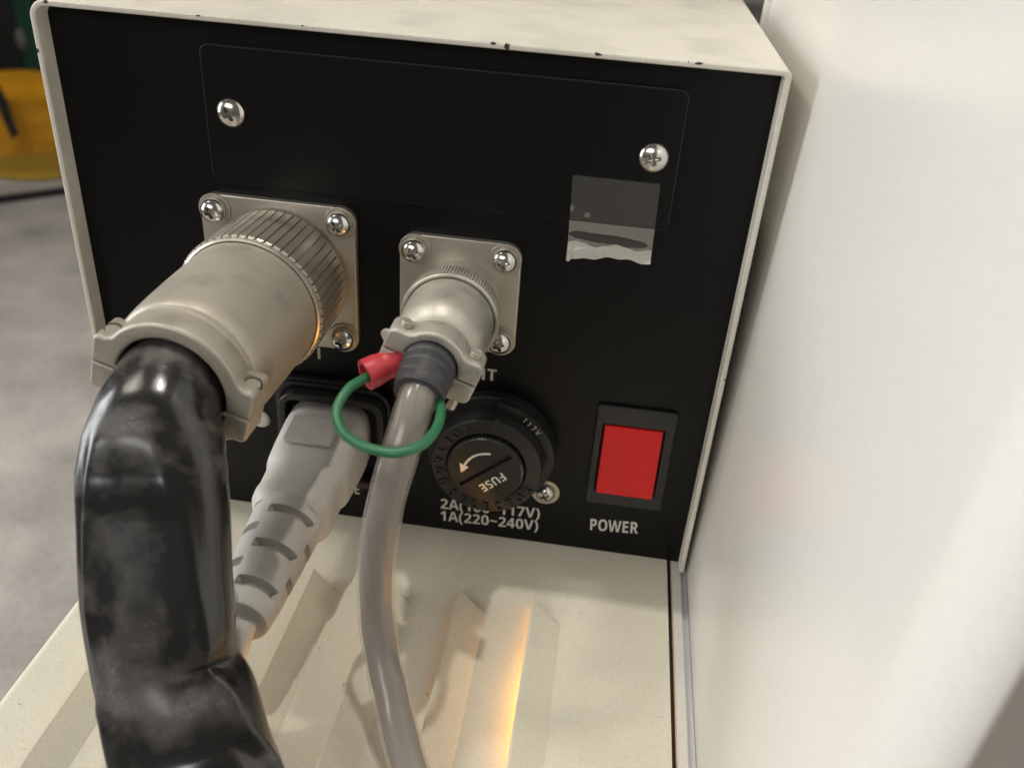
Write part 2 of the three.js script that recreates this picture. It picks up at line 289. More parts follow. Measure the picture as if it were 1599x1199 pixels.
// the black rear panel with its print
{
  const cw = 2016, ch = 1664, px = 8, cv = document.createElement('canvas'); cv.width = cw; cv.height = ch;
  const c = cv.getContext('2d'); c.fillStyle = '#080808'; c.fillRect(0, 0, cw, ch);
  for (let i = 0; i < 900; i++) { c.fillStyle = `rgba(120,116,108,${rr(0.1, 0.5)})`; c.fillRect(rr(0, cw), rr(0, ch), rr(0.7, 2), rr(0.7, 2)); }
  for (let i = 0; i < 40; i++) { c.strokeStyle = `rgba(130,126,118,${rr(0.12, 0.4)})`; c.lineWidth = rr(0.6, 1.4); const x = rr(0, cw), y = rr(0, ch), a = rr(0, 6.3), l = rr(4, 20); c.beginPath(); c.moveTo(x, y); c.quadraticCurveTo(x + l * Math.cos(a), y + l * Math.sin(a), x + l * Math.cos(a + 0.7) * 1.4, y + l * Math.sin(a + 0.7) * 1.4); c.stroke(); }
  const at = (x, y) => [(x + 126) * px, (207 - y) * px];
  const text = (str, x0, x1, y, cap, tilt = 0, weight = 'bold') => { // x0..x1 and baseline in mm, cap height in mm
    c.save(); c.font = `${weight} 100px sans-serif`; const w = c.measureText(str).width; const [X, Y] = at(x0, y); c.translate(X, Y); c.rotate(-tilt); c.scale((x1 - x0) * px / w, cap * px / 71.5); c.fillStyle = '#c9c6bf'; c.fillText(str, 0, 0); c.restore();
  };
  const bar = (x, y, w, h) => { const [X, Y] = at(x, y); c.fillStyle = '#c9c6bf'; c.fillRect(X - w * px / 2, Y - h * px, w * px, h * px); };
  text('POWER', 82.8, 103.8, 10.7, 6.2, 0.07); text('2A(100~117V)', 17.6, 61.6, 11.3, 5.4, 0.045); text('1A(220~240V)', 17.6, 61.4, 4.7, 5.4, 0.04);
  text('UN', 21.2, 31.9, 78.7, 5.2); text('T', 34.6, 38.6, 78.9, 5.2); bar(33.3, 78.75, 1.15, 5.2); text('E', -20.9, -18.0, 12.9, 5.3); bar(-33.6, 78.9, 1.2, 5.4);
  const tex = new THREE.CanvasTexture(cv); tex.colorSpace = THREE.SRGBColorSpace; tex.anisotropy = 8;
  const g = new THREE.BoxGeometry(246, 207, 1.5); g.translate(0, 103.4 - 1.5 + 1.4, ZP - 0.75);
  const uv = g.attributes.uv, p = g.attributes.position; for (let i = 0; i < uv.count; i++) uv.setXY(i, (p.getX(i) + 126) * px / cw, 1 - (207 - p.getY(i)) * px / ch);
  mesh('rear_panel', sc(g), new THREE.MeshPhysicalMaterial({ map: tex, roughness: 0.36, specularIntensity: 0.5 }), unit);
}
// blanking plate with two truss head screws
{
  const g = slab(roundRect(165.2, 48.2, [4, 3, 3, 3], 12.8, 172.7), ZP, ZP + 1.4, 0.4, 1, 3);
  const pl = mesh('blanking_plate', boxUV(sc(g)), [M.blackPaint, M.edge], unit);
  for (const [x, y, a] of [[-60.5, 174.4, 0.5], [86.8, 174, 0.25]]) { const q = mesh('screw', SCREW.truss, M.chrome, pl); q.position.set(x * S, y * S, (ZP + 1.2) * S); q.rotation.z = a; }
}
// square connector receptacles
function receptacle(cx, cy, w, pitch, tube, label, angles) {
  const g = slab(roundRect(w, w, 6), ZP, ZP + 3.2, 0.5, 2, 8);
  const nub = lathe([[0.1, ZP + 2], [tube, ZP + 2], [tube, 0.8], [0.1, 0.8]], 80);
  const m = mesh('receptacle', boxUV(crease(sc(mergeGeometries([g, nub].map((q) => (q.index ? q.toNonIndexed() : q)))), 0.6)), M.nickel, unit, label);
  m.position.set(cx * S, cy * S, 0);
  let k = 0;
  for (const [sx, sy] of [[-1, 1], [1, 1], [1, -1], [-1, -1]]) {
    const put = (n, geo, z, mat) => { const q = mesh(n, geo, mat, m); q.position.set(sx * pitch * S, sy * pitch * S, z * S); q.rotation.z = angles[k]; return q; };
    put('washer', WASHER.flat, ZP + 3.2, M.nickel); put('spring_washer', WASHER.spring, ZP + 4.0, M.nickel); put('screw', SCREW.pan, ZP + 5.3, M.chrome); k++;
  }
  return m;
}
receptacle(-45.6, 115.6, 58.5, 23.6, 24.5, 'larger square nickel flange screwed to the panel', [0.3, 0.7, 0.15, 0]);
receptacle(22.6, 115.6, 45.0, 16.7, 14.6, 'smaller square nickel flange screwed to the panel', [0.55, 0.2, 0.4, 0]);

// mains inlet
{
  const s = new THREE.Shape(); s.moveTo(-50, 20); s.lineTo(-10, 20); s.lineTo(-4, 26); s.lineTo(-4, 62); s.lineTo(-13.5, 71); s.lineTo(-46, 71); s.lineTo(-52, 65); s.lineTo(-52, 22); s.closePath();
  const inlet = mesh('power_inlet', boxUV(sc(slab(s, ZP, ZP + 3.4, 0.8, 2))), M.blackPlastic, unit, 'black snap-in mains inlet frame');
  const f = roundRect(43.5, 43, 7.5, -26.5, 46.5), hole = roundRect(38, 36.5, 4.5, -26.5, 46.5); f.holes.push(hole);
  mesh('inlet_collar', boxUV(crease(sc(slab(f, ZP + 3.4, 3.6, 0.9, 3)), 0.5)), M.blackPlastic, inlet);
  const rim = roundRect(47, 47.5, 8, -26.8, 46.5); const rh = roundRect(43.9, 43.4, 7.5, -26.5, 46.5); rim.holes.push(rh);
  mesh('inlet_rim', boxUV(crease(sc(slab(rim, ZP + 3.4, ZP + 5.6, 0.7, 2)), 0.5)), M.blackPlastic, inlet);
  const ws = mesh('screw', SCREW.small, M.white_print, inlet); ws.position.set(-60.2 * S, 46.2 * S, ZP * S);
  const d = new THREE.BoxGeometry(37.6, 36.2, 0.6); d.translate(-26.5, 46.5, ZP + 3.8); mesh('inlet_well', sc(d), M.blackMatt, inlet);
}
// fuse holder and voltage selector
const font = await new FontLoader().loadAsync('fonts/droid/droid_sans_bold.typeface.json');
{
  const cx = 38.4, cy = 47.8, z = (a) => a - ZP;   // lathe profiles start at the panel
  const base = lathe([[0.1, 0], [26.6, 0], [26.8, 0.4], [26.6, 4.6], [26.0, 5.2], [22.5, 5.2], [22.5, 4.9], [0.1, 4.9]], 96);
  const fh = mesh('fuse_holder', boxUV(crease(sc(base), 0.5)), M.blackPlastic, unit, 'round black fuse holder with voltage selector ring'); fh.position.set(cx * S, cy * S, ZP * S);
  const disc = lathe([[22.2, 4.8], [22.4, 5], [22.4, 14.6], [22.0, 15.4], [21.2, 15.8], [16.4, 15.8], [16.0, 15.5], [15.9, 13.5], [0.1, 13.5]], 96);
  mesh('selector_ring', boxUV(crease(sc(disc), 0.5)), M.blackPlastic, fh);
  // raised lettering round the ring
  const letters = []; const word = 'VOLTAGE', word2 = 'SELECTOR';
  const addL = (ch, deg) => { if (ch === ' ') return; const g = new TextGeometry(ch, { font, size: 3.6, depth: 0.9, curveSegments: 3, bevelEnabled: false }); g.computeBoundingBox(); const b = g.boundingBox; g.translate(-(b.min.x + b.max.x) / 2, 0, 15.7); g.translate(0, -20.9, 0); g.rotateZ((deg + 90) * Math.PI / 180); letters.push(g); };
  [...word].forEach((ch, i) => addL(ch, 115 + i * 15.6)); [...word2].forEach((ch, i) => addL(ch, 228 + i * 15.2));
  mesh('raised_lettering', sc(mergeGeometries(letters)), new THREE.MeshStandardMaterial({ color: rgb(0.02, 0.02, 0.019), roughness: 0.28 }), fh);
  // window with the chosen voltage
  const cv = document.createElement('canvas'); cv.width = 256; cv.height = 96; const c = cv.getContext('2d'); c.fillStyle = '#0b0b0b'; c.fillRect(0, 0, 256, 96); c.fillStyle = '#d4d0c6'; c.font = '74px sans-serif'; c.textAlign = 'center'; c.fillText('1 1 7 V', 128, 74, 225);
  const tx = new THREE.CanvasTexture(cv); tx.colorSpace = THREE.SRGBColorSpace;
  const wn = new THREE.PlaneGeometry(10.6, 4.2); wn.translate(0, 24.3, 9.45); wn.rotateZ(-42 * Math.PI / 180); mesh('voltage_window', sc(wn), new THREE.MeshStandardMaterial({ map: tx, roughness: 0.35 }), fh);
  const ts = new THREE.Shape(), A0 = 4 * Math.PI / 180, A1 = 84 * Math.PI / 180; ts.absarc(0, 0, 26.9, A0, A1, false); ts.absarc(0, 0, 22.1, A1, A0, true); ts.closePath();
  mesh('selector_tab', boxUV(crease(sc(slab(ts, 4.9, 9.3, 0.5, 2, 24)), 0.5)), M.blackPlastic, fh);
  const st = slab(roundRect(2.2, 5.5, 0.4, 0, 21.2), 9, 16.2, 0.4); st.rotateZ(-8 * Math.PI / 180); mesh('selector_stop', boxUV(sc(st)), M.blackPlastic, fh);
  // cap: knurled edge, coin slot, printed face
  const cap = new THREE.Shape(), n = 72; for (let i = 0; i < n * 4; i++) { const a = i / (n * 4) * Math.PI * 2, r = [15.0, 15.55, 15.55, 15.0][i % 4]; i ? cap.lineTo(r * Math.cos(a), r * Math.sin(a)) : cap.moveTo(r * Math.cos(a), r * Math.sin(a)); }
  const body = new Brush(slab(cap, 12.8, 17.6, 0.5, 1)); const slot = new Brush(new THREE.BoxGeometry(26, 1.7, 2.4)); slot.position.set(0, 0, 17.4); slot.rotation.z = 40.5 * Math.PI / 180; slot.updateMatrixWorld(); body.updateMatrixWorld();
  ev.attributes = ['position', 'normal']; const cg = ev.evaluate(body, slot, SUBTRACTION).geometry.clone();
  const cc = document.createElement('canvas'); cc.width = cc.height = 768; const d = cc.getContext('2d'); d.fillStyle = '#1c1c1b'; d.fillRect(0, 0, 768, 768); d.translate(384, 384); const k = 24;   // 24 px per mm
  d.strokeStyle = d.fillStyle = '#d8d4ca'; d.lineWidth = 1.0 * k; d.beginPath();
  d.moveTo(1.8 * k, -8.2 * k); d.quadraticCurveTo(-5.5 * k, -8.2 * k, -8.3 * k, -1.4 * k); d.stroke();
  d.beginPath(); d.moveTo(-9.6 * k, 2.6 * k); d.lineTo(-10.4 * k, -2.2 * k); d.lineTo(-6.6 * k, -0.6 * k); d.closePath(); d.fill();
  d.save(); d.translate(3.4 * k, 5.2 * k); d.rotate((180 - 42) * Math.PI / 180); d.font = `bold ${5.4 * k}px sans-serif`; d.textAlign = 'center'; d.textBaseline = 'middle'; d.fillText('FUSE', 0, 0, 15.2 * k); d.restore();
  const ct = new THREE.CanvasTexture(cc); ct.colorSpace = THREE.SRGBColorSpace; ct.anisotropy = 8;
  const P = cg.attributes.position, U = new Float32Array(P.count * 2); for (let i = 0; i < P.count; i++) { const zz = P.getZ(i) > 17.5; U[i * 2] = zz ? 0.5 + P.getX(i) / 32 : 0.02; U[i * 2 + 1] = zz ? 0.5 + P.getY(i) / 32 : 0.02; }
  cg.setAttribute('uv', new THREE.BufferAttribute(U, 2));
  mesh('fuse_cap', sc(cg), new THREE.MeshStandardMaterial({ map: ct, roughness: 0.5 }), fh);
  const fs = mesh('screw', SCREW.small, M.chrome, unit); fs.position.set(62.6 * S, 28.0 * S, (ZP + 1.4) * S); fs.rotation.z = 0.5;
  const fw = mesh('washer', WASHER.flat, M.nickel, unit); fw.position.set(62.6 * S, 28.0 * S, ZP * S);
}
// power switch
{
  const f = roundRect(31.6, 48.4, 1.6, 95.4, 51), hole = roundRect(24.6, 33.4, 0.5, 94.9, 50.0); f.holes.push(hole);
  const sw = mesh('power_switch', boxUV(crease(sc(slab(f, ZP, ZP + 2.0, 0.7, 3)), 0.5)), M.blackPlastic, unit, 'black rectangular switch frame');
  const well = new THREE.BoxGeometry(24.8, 33.6, 0.4); well.translate(94.9, 50, ZP + 0.3); mesh('switch_well', sc(well), M.dark, sw);
  const r = new RoundedBoxGeometry(23.2, 31.6, 5, 3, 0.5); r.rotateX(-0.085); r.translate(94.9, 50.1, ZP + 1.0); mesh('rocker', boxUV(sc(r)), M.red, sw, 'red rocker');
}
// strip of adhesive film stuck over the edge of the blanking plate
{
  const nx = 60, ny = 40, pos = [], uv = [], idx = [];
  const x0 = 60.4, x1 = 90.4, yT = 165.0, yB = 136.4;
  const put = (i, j, back) => {
    const u = i / nx, v = j / ny; let x = x0 + (x1 - x0) * u + 0.7 * v, y = yT + (yB - yT) * v - (v > 0.85 ? (0.7 * Math.sin(u * 7 + 1) + 0.35 * Math.sin(u * 23) + (u < 0.05 ? 0.9 : 0)) * (v - 0.85) * 6 : 0), z = ZP + 1.62;
    if (j === 0) y += (i % 2 ? 0.6 : -0.2);
    const yy = y; const step = Math.min(1, Math.max(0, (148.6 - yy) / 6)); z -= 1.1 * step * step;
    const curl = Math.max(0, (v - 0.86) / 0.14); z += curl * curl * (2.0 + 1.2 * Math.sin(u * 5.2 + 0.4)) + (u < 0.06 ? curl * curl * 1.5 : 0); z += 0.05 * Math.sin(u * 9 + v * 5);
    pos.push(x, y, z - back); uv.push(u, 1 - v);
  };
  for (const b of [0, 0.05]) for (let j = 0; j <= ny; j++) for (let i = 0; i <= nx; i++) put(i, j, b);
  const n = nx + 1, m = n * (ny + 1);
  for (let j = 0; j < ny; j++) for (let i = 0; i < nx; i++) { const a = j * n + i, b = a + 1, c = a + n, d = c + 1; idx.push(a, c, d, a, d, b, a + m, d + m, c + m, a + m, b + m, d + m); }
  const g = new THREE.BufferGeometry(); g.setAttribute('position', new THREE.Float32BufferAttribute(pos, 3)); g.setAttribute('uv', new THREE.Float32BufferAttribute(uv, 2)); g.setIndex(idx); g.computeVertexNormals();
  // how milky the film is: clear where it is stuck down, milky where it has let go
  const A = dataTex(256, (u, v) => {
    const y = 1 - v, e = 0.03 * (fbm(u, v, 4, 3, 5) - 0.5); let a = 0.06;
    if (y > 0.56) a = 0.26; const blob = Math.abs(y - (0.735 + 0.06 * u + e)) < 0.065 * Math.sqrt(Math.max(0, 1 - Math.pow((u - 0.47) / 0.47, 4))) + 0.02 * (fbm(u, v, 9, 2, 15) - 0.5); if (y > 0.56 && blob) a = 0.06;
    if (y > 0.85 + 0.1 * (Math.abs(((u * 2.1 + 0.3) % 1) - 0.5) - 0.25) + 0.05 * (fbm(u, v, 7, 2, 44) - 0.5)) a = 0.9; if (Math.hypot(u - 0.2, (y - 0.47) * 0.95) < 0.035 || Math.hypot(u - 0.01, (y - 0.4) * 0.95) < 0.04) a = 0.2;
    return a * (0.93 + 0.14 * tileNoise(u, v, 90, 2));
  }, 1);
  const t = thing('adhesive_tape', 'short strip of translucent adhesive tape stuck at the lower right of the blanking plate', 'tape', [0, 0, 0]);
  mesh('film', sc(g), new THREE.MeshStandardMaterial({ color: rgb(0.5, 0.48, 0.43), roughness: 0.22, transparent: true, alphaMap: A, side: THREE.DoubleSide }), t);
}

// ------------------------------------------------------------------ connector plugs on their cables
function gear(rIn, rOut, teeth, duty, shapeSteps) {
  const s = new THREE.Shape(); const per = shapeSteps.length;
  for (let i = 0; i < teeth; i++) shapeSteps.forEach(([f, k], j) => { const a = (i + f) / teeth * Math.PI * 2, r = rIn + (rOut - rIn) * k; (i || j) ? s.lineTo(r * Math.cos(a), r * Math.sin(a)) : s.moveTo(r * Math.cos(a), r * Math.sin(a)); });
  s.closePath(); return s;
}
function clampHalf(rO, rI, ear, earH, top) { // half ring with two ears, y >= 0 when top
  const s = new THREE.Shape(), y0 = 0.25, k = earH;
  s.moveTo(ear, y0); s.lineTo(ear, k - 2); s.absarc(ear - 2, k - 2, 2, 0, Math.PI / 2, false);
  const a0 = Math.asin(Math.min(0.98, (k - 0.4) / rO)); s.lineTo(rO * Math.cos(a0) + 1.2, k); s.absarc(0, 0, rO, a0 + 0.07, Math.PI - a0 - 0.07, false);
  s.lineTo(-rO * Math.cos(a0) - 1.2, k); s.lineTo(-ear + 2, k); s.absarc(-ear + 2, k - 2, 2, Math.PI / 2, Math.PI, false); s.lineTo(-ear, y0);
  s.lineTo(-rI, y0); s.absarc(0, 0, rI, Math.PI - 0.01, 0.01, true); s.closePath();
  return s;
}
// ---- the large plug with its black sleeve
{
  const t = thing('large_connector_cable', 'large nickel round plug with thick glossy black sleeved cable', 'cable', [-0.0462, 0.1153, -0.003]);
  const axis = V(-4.3, -2.3, 79).normalize();
  const plug = new THREE.Group(); const q = new THREE.Quaternion().setFromUnitVectors(V(0, 0, 1), axis);
  const add = (n, g, m, label) => { const o = mesh(n, g, m, t, label); o.quaternion.copy(q); return o; };
  // coupling ring: flat lands with narrow grooves
  const ringShape = gear(26.1, 26.95, 54, 0, [[0, 0], [0.1, 0], [0.16, 1], [0.94, 1], [1 - 1e-4, 0]]);
  const rg = slab(ringShape, -1, 25.5, 0.7, 2);
  const pr = rg.attributes.position; for (let i = 0; i < pr.count; i++) { const k = 0.975 + 0.03 * (pr.getZ(i) + 1) / 26.5; pr.setX(i, pr.getX(i) * k); pr.setY(i, pr.getY(i) * k); }
  add('coupling_ring', boxUV(crease(sc(rg), 0.35)), M.nickel);
  const lip = lathe([[26.0, 25.3], [26.3, 25.6], [26.25, 26.4], [25.6, 26.9], [25.2, 26.6], [25.1, 25.0]], 128); add('ring_lip', boxUV(crease(sc(lip), 0.5)), M.nickel);
  const body = lathe([[24.5, 20], [24.9, 24], [25.05, 27.2], [25.1, 30], [25.0, 48], [24.85, 58], [24.5, 66], [24.1, 70.2], [23.4, 71.6], [22.4, 72.2], [20, 72.4], [18, 72.4]], 128);
  add('back_shell', cylUV(crease(sc(body), 0.7), 0.025), M.nickelMatt);
  const tilt = -15 * Math.PI / 180;
  const mk = (flip) => { let g = slab(clampHalf(22.7, 17.6, 25.6, 9.8, true), 69.5, 82, 1.1, 3, 24);
    if (!flip) { g.deleteAttribute('uv'); ev.attributes = ['position', 'normal']; let b = new Brush(g); b.updateMatrixWorld(); for (const sx of [-1, 1]) { const c = new Brush(new THREE.CylinderGeometry(2.9, 2.9, 8, 28)); c.geometry.deleteAttribute('uv'); c.position.set(sx * 22.6, 10.2, 75.8); c.updateMatrixWorld(); b = ev.evaluate(b, c, SUBTRACTION); b.updateMatrixWorld(); } g = b.geometry.clone(); } if (flip) g.rotateZ(Math.PI); g.rotateZ(tilt); return boxUV(crease(sc(g), 0.6)); };
  add('clamp_half', mk(false), M.nickelMatt); add('clamp_half', mk(true), M.nickelMatt);
  const sad = lathe([[21, 66], [22.9, 69], [23.0, 71], [22.7, 73], [21, 74]], 96); add('clamp_collar', cylUV(crease(sc(sad), 0.6), 0.023), M.nickelMatt);
  for (const sx of [-1, 1]) {
    const scg = mergeGeometries([[2.3, 3.2, 7.6], [2.0, 17, -1.5]].map(([q0, l, y]) => { const c = new THREE.CylinderGeometry(q0, q0, l, 24); c.translate(sx * 22.6, y, 75.8); return c; })); scg.rotateZ(tilt); add('clamp_screw', boxUV(sc(scg)), M.brass);
  }
  // sleeve: world millimetres
  const K = [[-50.6, 113.2, 66, 16.6, 16.6], [-51.2, 111.4, 78, 17.1, 17.1], [-50.6, 108.3, 87.5, 18.0, 17], [-49.3, 103.6, 94, 20.2, 15.5], [-48.0, 96.4, 99.5, 21.7, 13.8], [-46.4, 86.8, 104, 22.1, 13.2], [-43.0, 64.8, 115, 22.2, 13.4], [-39.1, 45.8, 124, 21.2, 13.8], [-34.1, 37.2, 130, 22.4, 13.6], [-27.2, 24.2, 139, 22.4, 12.5], [-19, 17.2, 148, 22.6, 11.5], [-9, 14, 160, 23, 11.5]];
  const lerpK = (u, j) => { const x = u * (K.length - 1), i = Math.min(K.length - 2, Math.floor(x)), f = x - i, s = f * f * (3 - 2 * f); return K[i][j] * (1 - s) + K[i + 1][j] * s; };
  const bump = (a, a0, w) => { let d = Math.atan2(Math.sin(a - a0), Math.cos(a - a0)); return Math.exp(-(d * d) / (w * w)); };
  const gs = (x, x0, w) => Math.exp(-Math.pow((x - x0) / w, 2));
  const sl = sweep(K, { rows: 240, ring: 96, knots: true, side: V(0.98928741, 0.06624528, -0.13008456), radius: (u, a) => {
    let A = lerpK(u, 3), B = lerpK(u, 4); const U = u * 11; const on = Math.min(1, Math.max(0, (U - 1.5) / 1.5));
    const e = 1 - 0.2 * on; let x = A * Math.sign(Math.cos(a)) * Math.pow(Math.abs(Math.cos(a)), e), y = B * Math.sign(Math.sin(a)) * Math.pow(Math.abs(Math.sin(a)), e);
    let d = 0;
    const w = Math.min(1, Math.max(0, (U - 2.2) / 2.2)), q = (a / (2 * Math.PI) + 1) % 1, tile = (x) => ((x % 1) + 1) % 1;
    d += w * (2.2 * (tileNoise(q, tile(u * 0.8 + 0.35), 4, 77) - 0.5));
    const fold = (c0, slope, wd) => { let e = q - (c0 + slope * (u - 0.5)); e -= Math.round(e); return Math.exp(-(e * e) / (wd * wd)); };
    d += w * (1.5 * fold(0.36, 0.12, 0.022) - 1.7 * fold(0.405, 0.12, 0.028) + 0.3 * fold(0.435, 0.1, 0.02) - 1.5 * fold(0.23, -0.35, 0.045) + 1.3 * fold(0.165, -0.3, 0.03) - 1.2 * fold(0.3, 0.75, 0.035) * gs(U, 7.6, 1.6) + 0.8 * fold(0.2, 1.1, 0.025) * gs(U, 8.2, 1.2));
    d += w * 0.3 * Math.sin(U * 1.1 + Math.cos(a * 2 + 1) * 1.3) * Math.cos(a * 2 + U * 0.5);
    // kink on the right: a hollow with a ridge above it
    const k1 = bump(a, 0.5, 0.55) * gs(U - 0.5 * Math.cos(a), 7.0, 0.5), k2 = bump(a, 0.55, 0.6) * gs(U, 6.4, 0.4), k3 = bump(a, 1.2, 0.3) * gs(U, 7.5, 0.9);
    d += -4.6 * k1 + 0.9 * k2 - 1.6 * k3 - on * 1.0 * bump(a, 3.0, 0.6) * gs(U, 4.5, 2);
    return [x * (1 + d / 22), y * (1 + d / 22), d];
  } });
  // dents and the kink, pushed along the camera-facing side
  const o = mesh('black_sleeve', sl, new THREE.MeshPhysicalMaterial({ color: rgb(0.011, 0.011, 0.013), roughness: 0.3, clearcoat: 0.4, clearcoatRoughness: 0.18, bumpMap: dataTex(512, (u, v) => 0.75 * fbm(u, v, 6, 4, 91) + 0.25 * fbm(u, v, 40, 3, 92), 0.1), bumpScale: 0.0004 }), t, 'glossy black sleeve with a kink');
  sl.scale(S, S, S); sl.translate(0.0462, -0.1153, 0.003); o.geometry = sl;
  o.material.bumpMap.repeat.set(10, 3.2);
  // film of dust on it: patchy colour and roughness
  const dust = (u, v) => { const a = fbm(u, v, 4, 5, 33), b = fbm(u, v, 16, 4, 55); return Math.max(0, Math.min(1, (a - 0.47) * 3.2 + (b - 0.5) * 1.6)); };
  o.material.map = dataTex(512, (u, v) => { const k = dust(u, v), sp = tileNoise(u, v, 150, 12) > 0.968 ? 0.22 : 0; const w = 0.14 + 0.21 * k * (0.75 + 0.5 * tileNoise(u, v, 200, 31)) + sp * (0.4 + k); return [w, w * 0.96, w * 0.925]; }, 0.1, true);
  o.material.color.set(0xffffff);
  o.material.roughnessMap = dataTex(512, (u, v) => 0.3 + 0.6 * dust(u, v), 0.1); o.material.roughness = 0.75;
  o.material.clearcoatRoughnessMap = null;
}
// ---- the small plug with clear cable, ground wire and red crimp
{
  const O = [22.6, 114.4, -3];
  const t = thing('small_connector_cable', 'smaller nickel round plug with clear-jacketed grey cable and green ground wire', 'cable', [O[0] * S, O[1] * S, O[2] * S]);
  const axis = V(-0.2, -0.5, 53).normalize(), q = new THREE.Quaternion().setFromUnitVectors(V(0, 0, 1), axis);
  const add = (n, g, m, label) => { const o = mesh(n, g, m, t, label); o.quaternion.copy(q); return o; };
  const collar = lathe([[14.8, -2], [15.6, -1.4], [15.9, 0], [16.0, 5], [16.8, 7.2], [16.8, 8]], 96); add('coupling_collar', cylUV(crease(sc(collar), 0.6), 0.016), M.nickelPale);
  const kn = gear(17.2, 17.9, 96, 0, [[0, 0], [0.4, 0], [0.5, 1], [0.9, 1]]); const kg = slab(kn, 7.4, 15.6, 0.6, 2);
  const kp = kg.attributes.position; for (let i = 0; i < kp.count; i++) { const k = 0.97 + 0.04 * (kp.getZ(i) - 7.4) / 8; kp.setX(i, kp.getX(i) * k); kp.setY(i, kp.getY(i) * k); }
  add('coupling_ring', boxUV(crease(sc(kg), 0.35)), M.nickelPale);
  const lip = lathe([[17.6, 15.4], [17.7, 15.9], [17.2, 16.5], [16.4, 16.3], [16.3, 14]], 96); add('ring_lip', boxUV(crease(sc(lip), 0.5)), M.nickelPale);
  const body = lathe([[15.6, 12], [16.0, 16], [16.1, 18], [16.0, 28], [15.6, 33], [14.7, 36.5], [13.2, 38.8], [12.4, 40], [11, 41], [9, 41.5]], 96); add('back_shell', cylUV(crease(sc(body), 0.7), 0.016), M.nickelPale);
  const tilt = -20 * Math.PI / 180;
  // saddle clamp: two bowed halves
  const saddle = () => { const s = new THREE.Shape(); s.moveTo(16.6, 0.3); s.lineTo(16.6, 5.5); s.quadraticCurveTo(16.4, 7.8, 14, 8); s.lineTo(11.6, 8); s.quadraticCurveTo(9.4, 8.1, 8, 10); s.absarc(0, 0, 12.6, 0.93, Math.PI - 0.93, false); s.quadraticCurveTo(-9.4, 8.1, -11.6, 8); s.lineTo(-14, 8); s.quadraticCurveTo(-16.4, 7.8, -16.6, 5.5); s.lineTo(-16.6, 0.3); s.lineTo(-9.3, 0.3); s.absarc(0, 0, 9.3, Math.PI - 0.02, 0.02, true); s.closePath(); return s; };
  const top = slab(saddle(), 41, 51, 1.0, 3, 20); top.rotateZ(tilt); add('clamp_half', boxUV(crease(sc(top), 0.6)), M.nickelPale);
  const bot = slab(saddle(), 41, 51, 1.0, 3, 20); bot.rotateZ(Math.PI + tilt); add('clamp_half', boxUV(crease(sc(bot), 0.6)), M.nickelPale);
  for (const sx of [-1, 1]) { const g = new THREE.CylinderGeometry(1.7, 1.7, 24, 16); g.translate(sx * 12.2, -2, 46.2); g.rotateZ(tilt); add('clamp_screw', boxUV(sc(g)), M.brass); const th = []; for (let i = 0; i < 4; i++) { const r = new THREE.TorusGeometry(1.75, 0.22, 6, 20); r.rotateX(Math.PI / 2); r.translate(sx * 12.2, 8.4 + i * 0.5, 46.2); r.rotateZ(tilt); th.push(r); } add('screw_thread', sc(mergeGeometries(th)), M.brass); }
  const inPlace = (g) => { g.translate(-O[0], -O[1], -O[2]); return sc(g); };
  // tape wrap
  const TP = [[22.4, 114.2, 42], [22.3, 114.1, 48], [22.3, 113.6, 52], [22.1, 112.4, 56.5], [21.8, 110.9, 60.5]];
  const wrap = sweep(TP, { rows: 60, ring: 48, knots: true, side: V(1, 0, 0), radius: (u, a) => { const w = ((u * 5 + a / 6.283) % 1 + 1) % 1; const r = 9.2 - 1.1 * u + 0.35 * w + 0.12 * Math.sin(a * 3 + u * 8); return [r * Math.cos(a), r * Math.sin(a)]; } });
  mesh('tape_wrap', inPlace(wrap), M.tape, t, 'dark grey insulating tape wound round the cable end');
  // clear jacket over a grey core
  const CP = [[22.3, 113.6, 55], [21.6, 109.6, 64], [19.4, 98.6, 73], [16.2, 82.7, 79.5], [14.4, 64.8, 84], [15.0, 47.3, 89], [18.6, 33.9, 96], [25.2, 21.5, 106.5], [32.6, 13, 119], [41, 8.4, 132], [52, 7.4, 148]];
  const jr = (u) => 6.1 + 0.5 * Math.max(0, (u - 0.6)) + 0.08 * Math.sin(u * 60);
  mesh('clear_jacket', inPlace(sweep(CP, { rows: 160, ring: 40, knots: true, side: V(1, 0, 0), radius: (u, a) => [jr(u) * Math.cos(a), jr(u) * Math.sin(a)] })), M.clear, t);
  mesh('cable_core', inPlace(sweep(CP, { rows: 160, ring: 48, knots: true, side: V(1, 0, 0), radius: (u, a) => { const r = jr(u) * 0.84 + 0.1 * Math.sin(a * 9 + u * 70) ; return [r * Math.cos(a), r * Math.sin(a)]; } })), M.braid, t);
  // red crimp sleeve, open end towards the wire
  const cA = V(12.4, 113.6, 43), cB = V(2.4, 110.9, 52.6), cd = cB.clone().sub(cA).normalize();
  const outer = sweep([cA.toArray(), cA.clone().lerp(cB, 0.33).toArray(), cA.clone().lerp(cB, 0.66).toArray(), cB.toArray()], { rows: 24, ring: 40, side: V(0, 1, 0), capEnd: false, radius: (u, a) => { const f = 1 - 0.1 * Math.exp(-Math.pow((u - 0.5) / 0.16, 2)); const d = 1 - 0.22 * Math.max(0, Math.sin(a)) * u; return [5.3 * f * Math.cos(a), 5.5 * f * d * Math.sin(a)]; } });
  const innr = sweep([cA.clone().lerp(cB, 0.3).toArray(), cA.clone().lerp(cB, 0.6).toArray(), cB.toArray()], { rows: 12, ring: 40, side: V(0, 1, 0), capEnd: false, radius: (u, a) => { const d = 1 - 0.22 * Math.max(0, Math.sin(a)); return [3.9 * Math.cos(a), 4.1 * d * Math.sin(a)]; } });
